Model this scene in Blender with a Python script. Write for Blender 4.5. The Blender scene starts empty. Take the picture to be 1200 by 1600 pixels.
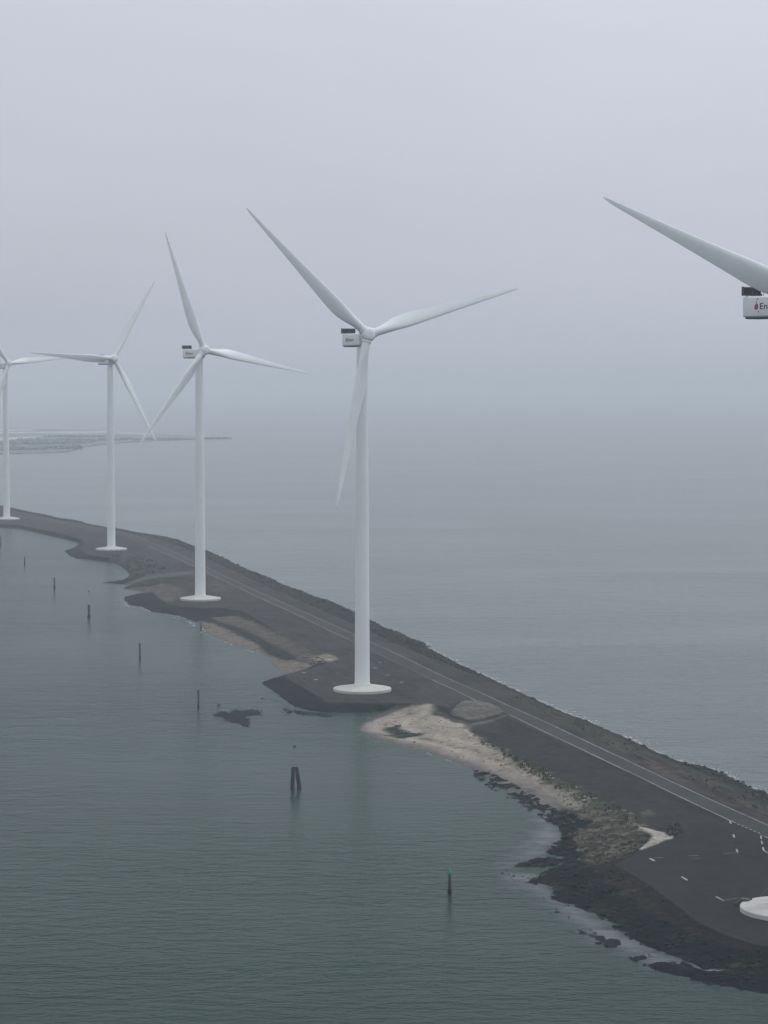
import bpy, bmesh, math, random
import numpy as np
from mathutils import Vector, Matrix, geometry

R = math.radians
rng = np.random.default_rng(11)
random.seed(11)
scene = bpy.context.scene
C = scene.collection

# ------------------------------------------------------------------ camera
F = 3600.0                       # focal length in pixels of the 1200 px wide photograph
PITCH = math.atan(197.5 / F)
CZ = 98.0                        # drone height above the water
G = 2.2                          # height of the dam top above the water
cam = bpy.data.cameras.new("camera")
cam.sensor_fit = 'HORIZONTAL'; cam.sensor_width = 36.0; cam.lens = 36.0 * F / 1200.0
cam.clip_start = 1.0; cam.clip_end = 200000.0
camo = bpy.data.objects.new("camera", cam); C.objects.link(camo)
camo.location = (0, 0, CZ); camo.rotation_euler = (math.pi / 2 - PITCH, 0, 0)
scene.camera = camo

# ------------------------------------------------------------------ sky, sun, exposure
SUN_EL, SUN_AZ = R(56), R(62)    # sun high, to the right and a little beyond the scene
scene.view_settings.view_transform = 'Standard'
scene.view_settings.look = 'None'
scene.view_settings.exposure = 0.0
scene.view_settings.gamma = 1.0
scene.cycles.volume_bounces = 1
scene.cycles.max_bounces = 6
scene.cycles.use_denoising = True

world = bpy.data.worlds.new("World"); scene.world = world
world.use_nodes = True
nt = world.node_tree; nt.nodes.clear()
def N(tree, kind, **kw):
    n = tree.nodes.new(kind)
    for k, v in kw.items():
        setattr(n, k, v)
    return n
sky = N(nt, 'ShaderNodeTexSky', sky_type='NISHITA', sun_disc=False, sun_elevation=SUN_EL, sun_rotation=SUN_AZ,
        air_density=1.0, dust_density=4.0, ozone_density=1.0)
tc = N(nt, 'ShaderNodeTexCoord')
sep = N(nt, 'ShaderNodeSeparateXYZ')
nt.links.new(tc.outputs['Generated'], sep.inputs[0])
ramp = N(nt, 'ShaderNodeValToRGB')           # overcast deck: dim blue-grey low down, brighter towards the zenith
cr = ramp.color_ramp
SKYK = 10.0
stops = [(0.0, (.53, .55, .625)), (0.03, (.545, .565, .65)), (0.085, (.60, .62, .71)), (0.165, (.68, .695, .79)), (0.40, (.80, .83, .89)), (1.0, (.98, 1.0, 1.05))]
cr.elements[0].position = stops[0][0]; cr.elements[0].color = (*stops[0][1], 1)
cr.elements[1].position = stops[-1][0]; cr.elements[1].color = (*stops[-1][1], 1)
for p, c in stops[1:-1]:
    e = cr.elements.new(p); e.color = (*c, 1)
nt.links.new(sep.outputs['Z'], ramp.inputs[0])
cn = N(nt, 'ShaderNodeTexNoise'); cn.inputs['Scale'].default_value = 5.0; cn.inputs['Detail'].default_value = 4.0
cmap = N(nt, 'ShaderNodeMapping'); cmap.inputs['Scale'].default_value = (1, 1, 3.5)
nt.links.new(tc.outputs['Generated'], cmap.inputs[0]); nt.links.new(cmap.outputs[0], cn.inputs['Vector'])
cmr = N(nt, 'ShaderNodeMapRange'); cmr.inputs['To Min'].default_value = 0.93 * SKYK; cmr.inputs['To Max'].default_value = 1.07 * SKYK
nt.links.new(cn.outputs['Fac'], cmr.inputs['Value'])
sx = N(nt, 'ShaderNodeMapRange'); sx.inputs['From Min'].default_value = -.25; sx.inputs['From Max'].default_value = .25; sx.inputs['To Min'].default_value = .92; sx.inputs['To Max'].default_value = 1.05
nt.links.new(sep.outputs['X'], sx.inputs['Value'])
sxm = N(nt, 'ShaderNodeMath', operation='MULTIPLY'); nt.links.new(cmr.outputs[0], sxm.inputs[0]); nt.links.new(sx.outputs[0], sxm.inputs[1])
vm = N(nt, 'ShaderNodeVectorMath', operation='SCALE')
nt.links.new(ramp.outputs[0], vm.inputs[0]); nt.links.new(sxm.outputs[0], vm.inputs['Scale'])
mixs = N(nt, 'ShaderNodeMix', data_type='RGBA'); mixs.inputs[0].default_value = 0.96
nt.links.new(sky.outputs[0], mixs.inputs[6]); nt.links.new(vm.outputs[0], mixs.inputs[7])
bg = N(nt, 'ShaderNodeBackground'); bg.inputs['Strength'].default_value = 0.1
wo = N(nt, 'ShaderNodeOutputWorld')
nt.links.new(mixs.outputs[2], bg.inputs['Color']); nt.links.new(bg.outputs[0], wo.inputs['Surface'])

sun = bpy.data.lights.new("sun", 'SUN'); sun.energy = 0.9; sun.angle = R(35); sun.color = (1.0, 0.98, 0.95)
suno = bpy.data.objects.new("sun", sun); C.objects.link(suno)
sd = Vector((math.cos(SUN_EL) * math.sin(SUN_AZ), math.cos(SUN_EL) * math.cos(SUN_AZ), math.sin(SUN_EL)))
suno.rotation_euler = sd.to_track_quat('Z', 'Y').to_euler()

# ------------------------------------------------------------------ helpers
_c, _s = math.cos(PITCH), math.sin(PITCH)
def at(px, py, z=0.0):
    """the point of height z that the photograph shows at pixel (px, py)"""
    u = (px - 600) / F; v = -(py - 800) / F
    d = (u, _c + v * _s, -_s + v * _c)
    t = (z - CZ) / d[2]
    return (d[0] * t, d[1] * t)
def P2(pts, z=0.0):
    return np.array([at(x, y, z) for x, y in pts])

def tag(o, label=None, cat=None, group=None, kind=None):
    if label: o['label'] = label
    if cat: o['category'] = cat
    if group: o['group'] = group
    if kind: o['kind'] = kind
    return o
def link(name, me, mat=None, parent=None):
    o = bpy.data.objects.new(name, me); C.objects.link(o)
    if mat is not None: me.materials.append(mat)
    if parent is not None: o.parent = parent
    return o
def obj(name, bm, mat=None, parent=None, smooth=False):
    me = bpy.data.meshes.new(name); bm.normal_update(); bm.to_mesh(me); bm.free()
    if smooth:
        for p in me.polygons: p.use_smooth = True
    return link(name, me, mat, parent)
def np_mesh(name, v, f, smooth=False):
    me = bpy.data.meshes.new(name)
    v = np.asarray(v, np.float32); f = np.asarray(f, np.int32)
    k = f.shape[1]
    me.vertices.add(len(v)); me.vertices.foreach_set('co', v.ravel())
    me.loops.add(f.size); me.loops.foreach_set('vertex_index', f.ravel())
    me.polygons.add(len(f)); me.polygons.foreach_set('loop_start', np.arange(0, f.size, k, dtype=np.int32))
    me.polygons.foreach_set('loop_total', np.full(len(f), k, np.int32))
    me.update(calc_edges=True)
    me.polygons.foreach_set('use_smooth', np.full(len(f), smooth, bool))
    return me
def lathe(bm, prof, seg=48, mtx=None):
    """prof: list of (r, z); closed top and bottom when r == 0"""
    mtx = mtx or Matrix()
    rings = []
    for r, z in prof:
        if r < 1e-6: rings.append([bm.verts.new(mtx @ Vector((0, 0, z)))])
        else: rings.append([bm.verts.new(mtx @ Vector((r * math.cos(2 * math.pi * i / seg), r * math.sin(2 * math.pi * i / seg), z))) for i in range(seg)])
    for a, b in zip(rings, rings[1:]):
        for i in range(seg):
            j = (i + 1) % seg
            if len(a) == 1 and len(b) == 1: continue
            if len(a) == 1: bm.faces.new((a[0], b[j], b[i]))
            elif len(b) == 1: bm.faces.new((a[i], a[j], b[0]))
            else: bm.faces.new((a[i], a[j], b[j], b[i]))
def box(bm, x0, x1, y0, y1, z0, z1, bevel=0.0, mtx=None, seg=2):
    r = bmesh.ops.create_cube(bm, size=1.0)
    vs = r['verts']
    for v in vs:
        v.co = Vector((x0 + (v.co.x + .5) * (x1 - x0), y0 + (v.co.y + .5) * (y1 - y0), z0 + (v.co.z + .5) * (z1 - z0)))
    if mtx:
        for v in vs: v.co = mtx @ v.co
    if bevel > 0:
        es = list({e for v in vs for e in v.link_edges})
        bmesh.ops.bevel(bm, geom=es, offset=bevel, segments=seg, profile=0.5, affect='EDGES')
def autosmooth(o, ang=35):
    me = o.data
    for p in me.polygons: p.use_smooth = True
    bm = bmesh.new(); bm.from_mesh(me)
    for e in bm.edges:
        if len(e.link_faces) == 2 and e.calc_face_angle(0) > R(ang): e.smooth = False
    bm.to_mesh(me); bm.free()

# ------------------------------------------------------------------ numpy noise and distances
def vnoise(x, y, seed=0):
    xi = np.floor(x).astype(np.int64); yi = np.floor(y).astype(np.int64)
    fx = x - xi; fy = y - yi
    fx = fx * fx * (3 - 2 * fx); fy = fy * fy * (3 - 2 * fy)
    def h(a, b):
        n = (a * 374761393 + b * 668265263 + seed * 1442695041) & 0xffffffff
        n = ((n ^ (n >> 13)) * 1274126177) & 0xffffffff
        n = (n ^ (n >> 16)) & 0xffffffff
        return n / 4294967295.0
    return (h(xi, yi) * (1 - fx) + h(xi + 1, yi) * fx) * (1 - fy) + (h(xi, yi + 1) * (1 - fx) + h(xi + 1, yi + 1) * fx) * fy
def fbm(x, y, sc, seed=0, oct=4):
    s = 0.0; a = 0.5; t = 0.0
    for k in range(oct):
        s = s + a * vnoise(x * sc, y * sc, seed + k * 17); t += a; a *= 0.55; sc *= 2.1
    return s / t
def sdist(P, X, Y):
    """signed distance to polygon P, positive inside"""
    P = np.asarray(P); n = len(P)
    d2 = np.full(X.shape, 1e18); ins = np.zeros(X.shape, bool)
    for i in range(n):
        ax, ay = P[i]; bx, by = P[(i + 1) % n]
        ex, ey = bx - ax, by - ay
        L = ex * ex + ey * ey
        if L < 1e-12: continue
        t = np.clip(((X - ax) * ex + (Y - ay) * ey) / L, 0, 1)
        dx = X - ax - t * ex; dy = Y - ay - t * ey
        d2 = np.minimum(d2, dx * dx + dy * dy)
        if ey != 0:
            ins ^= ((ay > Y) != (by > Y)) & (X < ex * (Y - ay) / ey + ax)
    return np.where(ins, 1.0, -1.0) * np.sqrt(d2)
def sstep(a, b, x):
    t = np.clip((x - a) / (b - a), 0, 1); return t * t * (3 - 2 * t)

# ------------------------------------------------------------------ materials
def mat(name, col, rough=0.6, spec=0.3, metal=0.0, noise=None, bump=None, vary=0.0):
    """noise: list of (scale, amount) mottling; bump: (scale, distance)"""
    m = bpy.data.materials.new(name); m.use_nodes = True
    t = m.node_tree; b = t.nodes['Principled BSDF']
    b.inputs['Base Color'].default_value = (*col, 1); b.inputs['Roughness'].default_value = rough
    b.inputs['Specular IOR Level'].default_value = spec; b.inputs['Metallic'].default_value = metal
    co = N(t, 'ShaderNodeTexCoord')
    last = None
    for sc, am in noise or []:
        nz = N(t, 'ShaderNodeTexNoise'); nz.inputs['Scale'].default_value = sc; nz.inputs['Detail'].default_value = 5
        t.links.new(co.outputs['Object'], nz.inputs['Vector'])
        mr = N(t, 'ShaderNodeMapRange'); mr.inputs['From Min'].default_value = .3; mr.inputs['From Max'].default_value = .7
        mr.inputs['To Min'].default_value = 1 - am; mr.inputs['To Max'].default_value = 1 + am
        t.links.new(nz.outputs['Fac'], mr.inputs['Value'])
        if last is None: last = mr.outputs[0]
        else:
            mm = N(t, 'ShaderNodeMath', operation='MULTIPLY'); t.links.new(last, mm.inputs[0]); t.links.new(mr.outputs[0], mm.inputs[1]); last = mm.outputs[0]
    if last is not None:
        sv = N(t, 'ShaderNodeVectorMath', operation='SCALE'); sv.inputs[0].default_value = col
        t.links.new(last, sv.inputs['Scale']); t.links.new(sv.outputs[0], b.inputs['Base Color'])
    if bump:
        nz = N(t, 'ShaderNodeTexNoise'); nz.inputs['Scale'].default_value = bump[0]; nz.inputs['Detail'].default_value = 4
        t.links.new(co.outputs['Object'], nz.inputs['Vector'])
        bp = N(t, 'ShaderNodeBump'); bp.inputs['Distance'].default_value = bump[1]
        t.links.new(nz.outputs['Fac'], bp.inputs['Height']); t.links.new(bp.outputs[0], b.inputs['Normal'])
    return m
M_white = mat('white_coated_steel', (.77, .81, .82), .38, .4, noise=[(.12, .03), (.9, .015)])
M_blade = mat('white_gelcoat', (.75, .80, .81), .35, .45, noise=[(.15, .025), (1.1, .02)])
M_conc = mat('pale_concrete', (.48, .475, .455), .85, .2, noise=[(.25, .09), (.9, .08), (4, .06)], bump=(3, .02))
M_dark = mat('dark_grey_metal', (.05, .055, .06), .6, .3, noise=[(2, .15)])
M_grille = mat('radiator_black', (.018, .02, .024), .7, .2, noise=[(6, .3)])
M_letter = mat('maroon_lettering', (.10, .025, .04), .6, .2)
M_logo = mat('red_logo', (.33, .09, .09), .6, .2)
M_logo_dark = mat('dark_logo', (.06, .04, .05), .6, .2)
M_wood = mat('wet_dark_timber', (.016, .020, .021), .75, .3, noise=[(1.5, .35), (7, .3)], bump=(5, .05))
M_rust = mat('weathered_steel_pile', (.022, .026, .03), .7, .3, noise=[(1.2, .3)])
M_green = mat('green_daymark_paint', (.005, .15, .075), .5, .35, noise=[(2.5, .15)])
M_rock = mat('dark_basalt_rock', (.024, .028, .027), .9, .08, noise=[(.25, .45), (1.7, .4)], bump=(4, .08))
M_weed = mat('seaweed_covered_rock', (.002, .0058, .0085), .8, .12, noise=[(.2, .5), (1.5, .5)], bump=(5, .08))
M_pebble = mat('grey_brown_stone', (.10, .094, .08), .9, .2, noise=[(.3, .4), (2, .4)], bump=(5, .05))
M_line = mat('worn_white_paint', (.30, .30, .29), .9, .1, noise=[(.06, .35), (.5, .3), (4, .3)])
M_linef = mat('faded_white_paint', (.13, .13, .13), .85, .2, noise=[(.7, .3), (4, .3)])
M_road = mat('road_asphalt', (.044, .0445, .0445), .92, .08, noise=[(.05, .14), (.6, .1), (5, .12)])
M_foam = mat('sea_foam', (.48, .52, .53), .8, .2, noise=[(.8, .25)])

def water_mat(name, body, rough, amp, shift, spec=.2):
    m = bpy.data.materials.new(name); m.use_nodes = True
    t = m.node_tree; b = t.nodes['Principled BSDF']
    b.inputs['Roughness'].default_value = rough; b.inputs['IOR'].default_value = 1.333; b.inputs['Specular IOR Level'].default_value = spec
    co = N(t, 'ShaderNodeTexCoord')
    heights = []
    for (sx, sy, rot, dist, det) in [(.045, .085, 8, .45, 3), (.17, .36, -6, .34, 3), (.6, 1.1, 14, .13, 2)]:
        mp = N(t, 'ShaderNodeMapping'); mp.inputs['Scale'].default_value = (sx, sy, 1); mp.inputs['Rotation'].default_value = (0, 0, R(rot))
        mp.inputs['Location'].default_value = (shift, shift * .7, 0)
        t.links.new(co.outputs['Object'], mp.inputs[0])
        nz = N(t, 'ShaderNodeTexNoise'); nz.inputs['Scale'].default_value = 1; nz.inputs['Detail'].default_value = det; nz.inputs['Roughness'].default_value = .5
        t.links.new(mp.outputs[0], nz.inputs['Vector'])
        mm = N(t, 'ShaderNodeMath', operation='MULTIPLY'); mm.inputs[1].default_value = dist * amp
        t.links.new(nz.outputs['Fac'], mm.inputs[0]); heights.append(mm.outputs[0])
    h = heights[0]
    for k in heights[1:]:
        ad = N(t, 'ShaderNodeMath', operation='ADD'); t.links.new(h, ad.inputs[0]); t.links.new(k, ad.inputs[1]); h = ad.outputs[0]
    # gusts: patches of calmer and rougher water
    gp = N(t, 'ShaderNodeMapping'); gp.inputs['Scale'].default_value = (.004, .010, 1); t.links.new(co.outputs['Object'], gp.inputs[0])
    gn = N(t, 'ShaderNodeTexNoise'); gn.inputs['Scale'].default_value = 1; gn.inputs['Detail'].default_value = 6; gn.inputs['Roughness'].default_value = .6; gn.inputs['Distortion'].default_value = .6
    t.links.new(gp.outputs[0], gn.inputs['Vector'])
    gr = N(t, 'ShaderNodeMapRange'); gr.inputs['From Min'].default_value = .3; gr.inputs['From Max'].default_value = .7; gr.inputs['To Min'].default_value = .25; gr.inputs['To Max'].default_value = 1.3
    t.links.new(gn.outputs['Fac'], gr.inputs['Value'])
    bp = N(t, 'ShaderNodeBump'); bp.inputs['Distance'].default_value = 1.0
    t.links.new(h, bp.inputs['Height']); t.links.new(gr.outputs[0], bp.inputs['Strength']); t.links.new(bp.outputs[0], b.inputs['Normal'])
    # silt clouds in the water body
    sm = N(t, 'ShaderNodeMix', data_type='RGBA')
    sm.inputs[6].default_value = (*[c * .68 for c in body], 1); sm.inputs[7].default_value = (*[c * 1.36 for c in body], 1)
    sp = N(t, 'ShaderNodeTexNoise'); sp.inputs['Scale'].default_value = .006; sp.inputs['Detail'].default_value = 5
    t.links.new(co.outputs['Object'], sp.inputs['Vector']); t.links.new(sp.outputs['Fac'], sm.inputs[0])
    t.links.new(sm.outputs[2], b.inputs['Base Color'])
    return m
M_lagoon = water_mat('green_grey_harbour_water', (.0105, .034, .0265), .22, 1.7, 3.1, .045)
M_sea = water_mat('silty_open_sea_water', (.0085, .034, .0275), .16, 1.6, 41.7, .31)

# ------------------------------------------------------------------ outlines traced from the photograph, each laid out on the ground it belongs to
SEA_EDGE = [(-90, 783), (0, 790), (17.5, 793), (42, 799), (67, 803), (92, 810), (117, 812.5), (140, 819), (167, 824), (185, 826), (210, 831), (235, 835),
    (260, 839), (280, 844), (302, 852.5), (323, 860), (353, 874), (378, 886), (403, 896), (420, 902.5), (445, 915), (470, 923), (487, 931), (512, 938),
    (545, 952), (580, 970), (602, 981), (627, 990), (642, 998), (660, 1003), (670, 1013), (693, 1025), (715, 1037), (743, 1050), (760, 1057), (785, 1069), (810, 1081),
    (825, 1088), (843, 1096), (867, 1107), (890, 1117), (917, 1126), (942, 1137.5), (967, 1148), (1000, 1163), (1025, 1175), (1050, 1186), (1072, 1194),
    (1100, 1198), (1120, 1205), (1142, 1215), (1167, 1227), (1183, 1235), (1200, 1244), (1300, 1292), (1500, 1390), (1800, 1540)]
LAG_EDGE = [(-90, 816), (0, 824), (22, 824.5), (42, 828), (67, 834), (88, 840), (113, 844), (124, 847.5), (122, 852), (115, 856), (100, 861), (108, 867.5),
    (119, 873), (142, 874), (163, 876), (175, 878), (185, 882), (197, 890), (202, 897), (200, 902), (193, 906), (177, 908), (158, 911), (185, 912.5), (205, 914),
    (191, 919), (207, 922.5), (233, 925), (213, 928), (194, 932.5), (195, 940), (205, 946), (223, 948), (237, 956), (260, 959), (280, 962), (297, 969),
    (310, 972.5), (317, 978), (325, 990), (347, 1000), (363, 1006), (378, 1011), (400, 1019), (417, 1024), (425, 1031), (426, 1040), (438, 1047.5), (449, 1051),
    (430, 1058), (409, 1067), (420, 1075), (433, 1085), (458, 1103), (475, 1108), (493, 1111.5), (533, 1113.5), (567, 1113), (605, 1109.5), (590, 1117), (570, 1123), (559, 1131), (557, 1141), (585, 1153), (610, 1160), (643, 1168),
    (677, 1178), (702, 1187.5), (727, 1198), (747, 1207), (780, 1227), (800, 1240), (822, 1250), (847, 1267), (865, 1280), (873, 1292), (879, 1303), (878, 1311),
    (867, 1318), (853, 1333), (877, 1338), (895, 1338.5), (877, 1341), (835, 1340), (820, 1348), (802, 1354), (830, 1355), (860, 1352.5), (886, 1344), (873, 1355),
    (853, 1362), (838, 1372), (833, 1379), (852, 1382), (865, 1388), (871, 1397), (863, 1403), (873, 1409), (897, 1415), (918, 1424), (938, 1432), (962, 1448),
    (992, 1469), (1027, 1485), (1067, 1501), (1104, 1514), (1141, 1516), (1104, 1517), (1067, 1505), (1035, 1503), (1008, 1507), (1024, 1516), (1056, 1524), (1093, 1535), (1133, 1541),
    (1160, 1545), (1179, 1550), (1200, 1554), (1300, 1572), (1500, 1600), (1800, 1640)]
LAND = P2(SEA_EDGE + LAG_EDGE[::-1], 0.0)
ISLETS = [P2(p, 0.0) for p in (
    [(334, 1117), (345, 1114), (362, 1110), (385, 1109), (400, 1110), (412, 1114), (405, 1118), (385, 1121), (380, 1128), (386, 1136), (370, 1130), (350, 1125), (340, 1121)],
    [(987, 1495), (1000, 1491), (1012, 1492), (1019, 1495), (1008, 1499), (992, 1499)],
    [(930, 1463), (942, 1464), (956, 1470), (967, 1475), (955, 1477), (938, 1471)],
    [(903, 1455), (915, 1457), (921, 1460), (911, 1460)],
    [(443, 1107.5), (470, 1112), (500, 1115), (518, 1119), (487, 1117.6), (455, 1113)])]
SEA_CREST = [(-90, 785), (0, 792), (42, 801), (92, 812), (140, 821.5), (185, 829), (235, 839), (260, 845), (280, 852), (300, 861), (325, 873), (362, 890), (395, 905), (423, 918), (470, 938),
    (520, 961), (552, 974), (582, 988), (610, 1002), (640, 1015), (660, 1023), (702, 1039), (732, 1053), (760, 1063), (777, 1070), (810, 1085), (843, 1100), (890, 1121), (942, 1142), (1000, 1168),
    (1050, 1191), (1075, 1201), (1100, 1209), (1150, 1231), (1200, 1258), (1300, 1305), (1500, 1400), (1800, 1550)]
LAG_CREST = [(-90, 811), (0, 818), (30, 820), (67, 828), (100, 835), (128, 843), (133, 850), (122, 856), (138, 867), (167, 871), (185, 872), (200, 878), (207, 890), (230, 900), (252, 908), (250, 918), (240, 927), (250, 936),
    (263, 944), (280, 948), (313, 950), (347, 950), (380, 955), (410, 972), (440, 992), (470, 1012), (500, 1030), (512, 1037), (480, 1046), (448, 1054), (443, 1057), (467, 1070), (500, 1090), (510, 1097), (550, 1098), (600, 1098),
    (627, 1098), (660, 1099), (698, 1104), (706, 1111), (718, 1123), (722, 1138), (747, 1152), (773, 1172), (807, 1187), (838, 1203), (863, 1217), (887, 1226), (910, 1240), (940, 1255),
    (967, 1270), (990, 1284), (1007, 1296), (1020, 1304), (1010, 1318), (1000, 1329), (985, 1340), (961, 1351), (975, 1361), (1007, 1377), (1040, 1402), (1067, 1422), (1095, 1444), (1133, 1461), (1168, 1474), (1200, 1480), (1300, 1492), (1500, 1500), (1800, 1560)]
UPPER = P2(SEA_CREST + LAG_CREST[::-1], G)
BEACH = P2([(552, 1132), (560, 1128), (588, 1120), (610, 1110), (635, 1109), (660, 1107.5), (677, 1108), (675, 1117), (692, 1124), (710, 1131), (722, 1138), (733, 1152), (763, 1172), (793, 1188), (830, 1208),
    (855, 1225), (873, 1234), (895, 1247), (917, 1259), (905, 1268), (880, 1262), (860, 1275), (840, 1290), (790, 1260), (740, 1235), (690, 1215), (600, 1180), (540, 1155)], .6)
WETFLAT = P2([(595, 1112), (612, 1110), (625, 1110), (600, 1118), (575, 1126), (556, 1138), (550, 1130), (575, 1118)], .2)
BROWN = P2([(312, 968), (335, 972), (365, 985), (400, 1003), (420, 1018), (442, 1030), (470, 1035), (500, 1040), (470, 1050), (430, 1060), (410, 1045), (380, 1030), (330, 1005), (300, 985)], .6)
BROWN2 = P2([(330, 962), (370, 962), (400, 975), (440, 995), (470, 1014), (505, 1030), (512, 1036), (470, 1032), (455, 1022), (430, 1008), (405, 995), (380, 982), (345, 970)], 1.6)
BROWN3 = P2([(190, 919), (205, 914), (235, 915), (262, 914), (290, 925), (285, 935), (263, 943), (250, 936), (238, 926), (205, 922)], 1.6)
STRIPE = P2([(305, 965), (318, 967), (358, 975), (383, 987), (407, 1000), (428, 1010), (460, 1027), (442, 1028), (417, 1018), (400, 1003), (375, 993), (355, 981), (333, 972)], 1.0)
PATH = P2([(196, 907), (230, 900), (270, 896), (305, 892), (308, 897), (275, 901), (235, 905), (198, 910)], 1.8)
DARKB = P2([(160, 911), (200, 910), (240, 906), (280, 903), (303, 903), (300, 910), (270, 914), (240, 914), (200, 914)], 1.4)
ROUGH = P2([(165, 872), (190, 868), (215, 868), (245, 880), (260, 892), (230, 899), (205, 902), (195, 892), (180, 882)], 1.6)
MOUND = P2([(706, 1111), (712, 1103), (723, 1097), (743, 1096), (767, 1100), (778, 1106), (788, 1113), (783, 1118), (760, 1123), (740, 1127.5), (718, 1122.5), (708, 1117.5)], G)
RUBBLE = P2([(838, 1203), (873, 1226), (900, 1240), (920, 1252), (960, 1270), (995, 1285), (1012, 1300), (1010, 1315), (998, 1328), (980, 1340), (955, 1348), (930, 1350), (905, 1340), (895, 1320), (890, 1300), (880, 1280), (890, 1262), (870, 1240)], 1.2)
WHITE = P2([(993, 1291), (1010, 1294), (1024, 1299), (1038, 1302), (1053, 1309), (1034, 1317), (1001, 1328), (1012, 1316), (1019, 1307), (1008, 1299)], G)
HEAP = P2([(1040, 1302), (1046, 1294), (1060, 1292), (1068, 1297), (1062, 1306), (1053, 1309)], G)
PATCH1 = P2([(490, 1028), (505, 1022), (520, 1024), (528, 1030), (518, 1035), (500, 1036)], 1.9)
LIGHT2 = P2([(335, 902), (345, 908), (352, 918), (348, 925), (337, 922), (333, 910)], G)
WEED = P2([(740, 1204), (760, 1203), (790, 1218), (815, 1235), (850, 1258), (867, 1276), (890, 1272), (920, 1290), (907, 1298), (895, 1308), (902, 1320), (908, 1333), (910, 1350), (930, 1370), (956, 1391), (984, 1413),
    (1000, 1426), (1040, 1447), (1078, 1469), (1115, 1483), (1150, 1493), (1200, 1501), (1300, 1520), (1500, 1540), (1500, 1700), (1000, 1640), (700, 1400), (830, 1290), (780, 1245)], .5)
GRASS = P2([(790, 1078), (830, 1092), (900, 1124), (960, 1150), (1060, 1200), (1110, 1215), (1200, 1262), (1300, 1310), (1300, 1335), (1200, 1280), (1130, 1245), (1080, 1222), (1020, 1195), (950, 1165), (880, 1130), (830, 1105), (795, 1086)], G)
EDGEGRASS = P2([(742, 1150), (765, 1165), (800, 1180), (840, 1200), (870, 1215), (900, 1232), (950, 1255), (992, 1278), (975, 1280), (930, 1262), (890, 1240), (860, 1225), (820, 1202), (785, 1182), (755, 1165)], 1.8)
BROWNV = P2([(960, 1160), (1040, 1190), (1120, 1230), (1200, 1268), (1300, 1315), (1300, 1340), (1200, 1286), (1100, 1240), (1000, 1194)], G)
TIDY_PAD = P2([(963, 1351), (1000, 1329), (1055, 1309), (1110, 1290), (1140, 1282), (1190, 1304), (1300, 1350), (1300, 1490), (1200, 1478), (1133, 1458), (1095, 1441), (1040, 1400), (1007, 1375)], G)

# ------------------------------------------------------------------ ground: dam, beaches and slopes in one sheet of fine relief
rows = []
y = 300.0
while y < 2150:
    rows.append(y); y += max(.30, y * y / (F * CZ) * .62)
rows = np.array(rows); NX = 520
lx, rx = [], []
Pall = [LAND] + ISLETS
for yy in rows:
    xs = []
    for P in Pall:
        a = P; b = np.roll(P, -1, 0)
        for off in (-8, 0, 8):
            k = ((a[:, 1] > yy + off) != (b[:, 1] > yy + off))
            if k.any():
                t = (yy + off - a[k, 1]) / (b[k, 1] - a[k, 1]); xs += list(a[k, 0] + t * (b[k, 0] - a[k, 0]))
    lo, hi = (min(xs), max(xs)) if xs else (0, 1)
    lx.append(max(lo - 6, -.19 * yy - 10)); rx.append(min(hi + 6, (.185 + .11 * min(1, max(0, (650 - yy) / 200))) * yy + 15))
lx = np.array(lx); rx = np.array(rx)
k = np.ones(15) / 15
lx = np.convolve(np.pad(lx, 7, 'edge'), k, 'valid') - 4; rx = np.convolve(np.pad(rx, 7, 'edge'), k, 'valid') + 4
keep = rx > lx + 5
rows, lx, rx = rows[keep], lx[keep], rx[keep]
U = np.linspace(0, 1, NX)
X = lx[:, None] + (rx - lx)[:, None] * U[None]
Y = np.repeat(rows[:, None], NX, 1)
w1 = (fbm(X, Y, .25, 1) - .5) ; w2 = (fbm(X, Y, 1.1, 2, 3) - .5)
wob = w1 * 3.0 + w2 * 1.2
dS0 = sdist(LAND, X, Y)
isl_n = (fbm(X * .6, Y * .35, .5, 96, 3) - .5) * 7
for P in ISLETS: dS0 = np.maximum(dS0, sdist(P, X, Y) + isl_n)
dU = sdist(UPPER, X, Y)
def mask(P, soft=1.0, wobble=1.0, sd=None):
    d = sdist(P, X, Y) if sd is None else sd
    return sstep(-soft, soft, d + wob * wobble)
m_beach = mask(BEACH, 1.8, 1.0)
m_brown = np.maximum(mask(BROWN, 1.2, 1.2), 0)
m_brown2 = np.maximum(mask(BROWN2, 1.5, 1.5), mask(BROWN3, 1.5, 1))
m_weed = mask(WEED, .8, 1.2)
m_rub = mask(RUBBLE, 1.5, 1.5)
m_tidy = mask(TIDY_PAD, .5, 0)
dS = dS0 + np.where(m_tidy > 0, 0, 1) * (w2 * 1.0 + w1 * .8)
natural = np.clip(m_beach + m_brown + mask(WETFLAT, 1, .5), 0, 1)
tt = np.clip(dS, 0, None) / (np.clip(dS, 0, None) + np.clip(-dU, 0, None) + 1e-6)
Z = np.where(dU > 0, G, np.where(dS > 0, G * (tt * (1 - natural) + natural * tt ** 1.7), np.maximum(dS * .3, -1.6)))
lump = (1 - sstep(-1.0, .2, dU)) * sstep(-2, .5, dS)
Z += lump * (1 - .9 * natural) * .6 * ((fbm(X, Y, .9, 5, 4) - .5) * .9)
m_mound = mask(MOUND, .8, .4)
Z += m_mound * (.45 + .5 * (fbm(X, Y, .35, 8) - .3))
m_heap = mask(HEAP, .8, .5)
Z += m_heap * (.5 + .8 * (fbm(X, Y, .9, 9) - .4))
m_white = mask(WHITE, .5, .5)
Z += m_white * (.15 + .3 * (fbm(X, Y, .8, 19) - .4))

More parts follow.
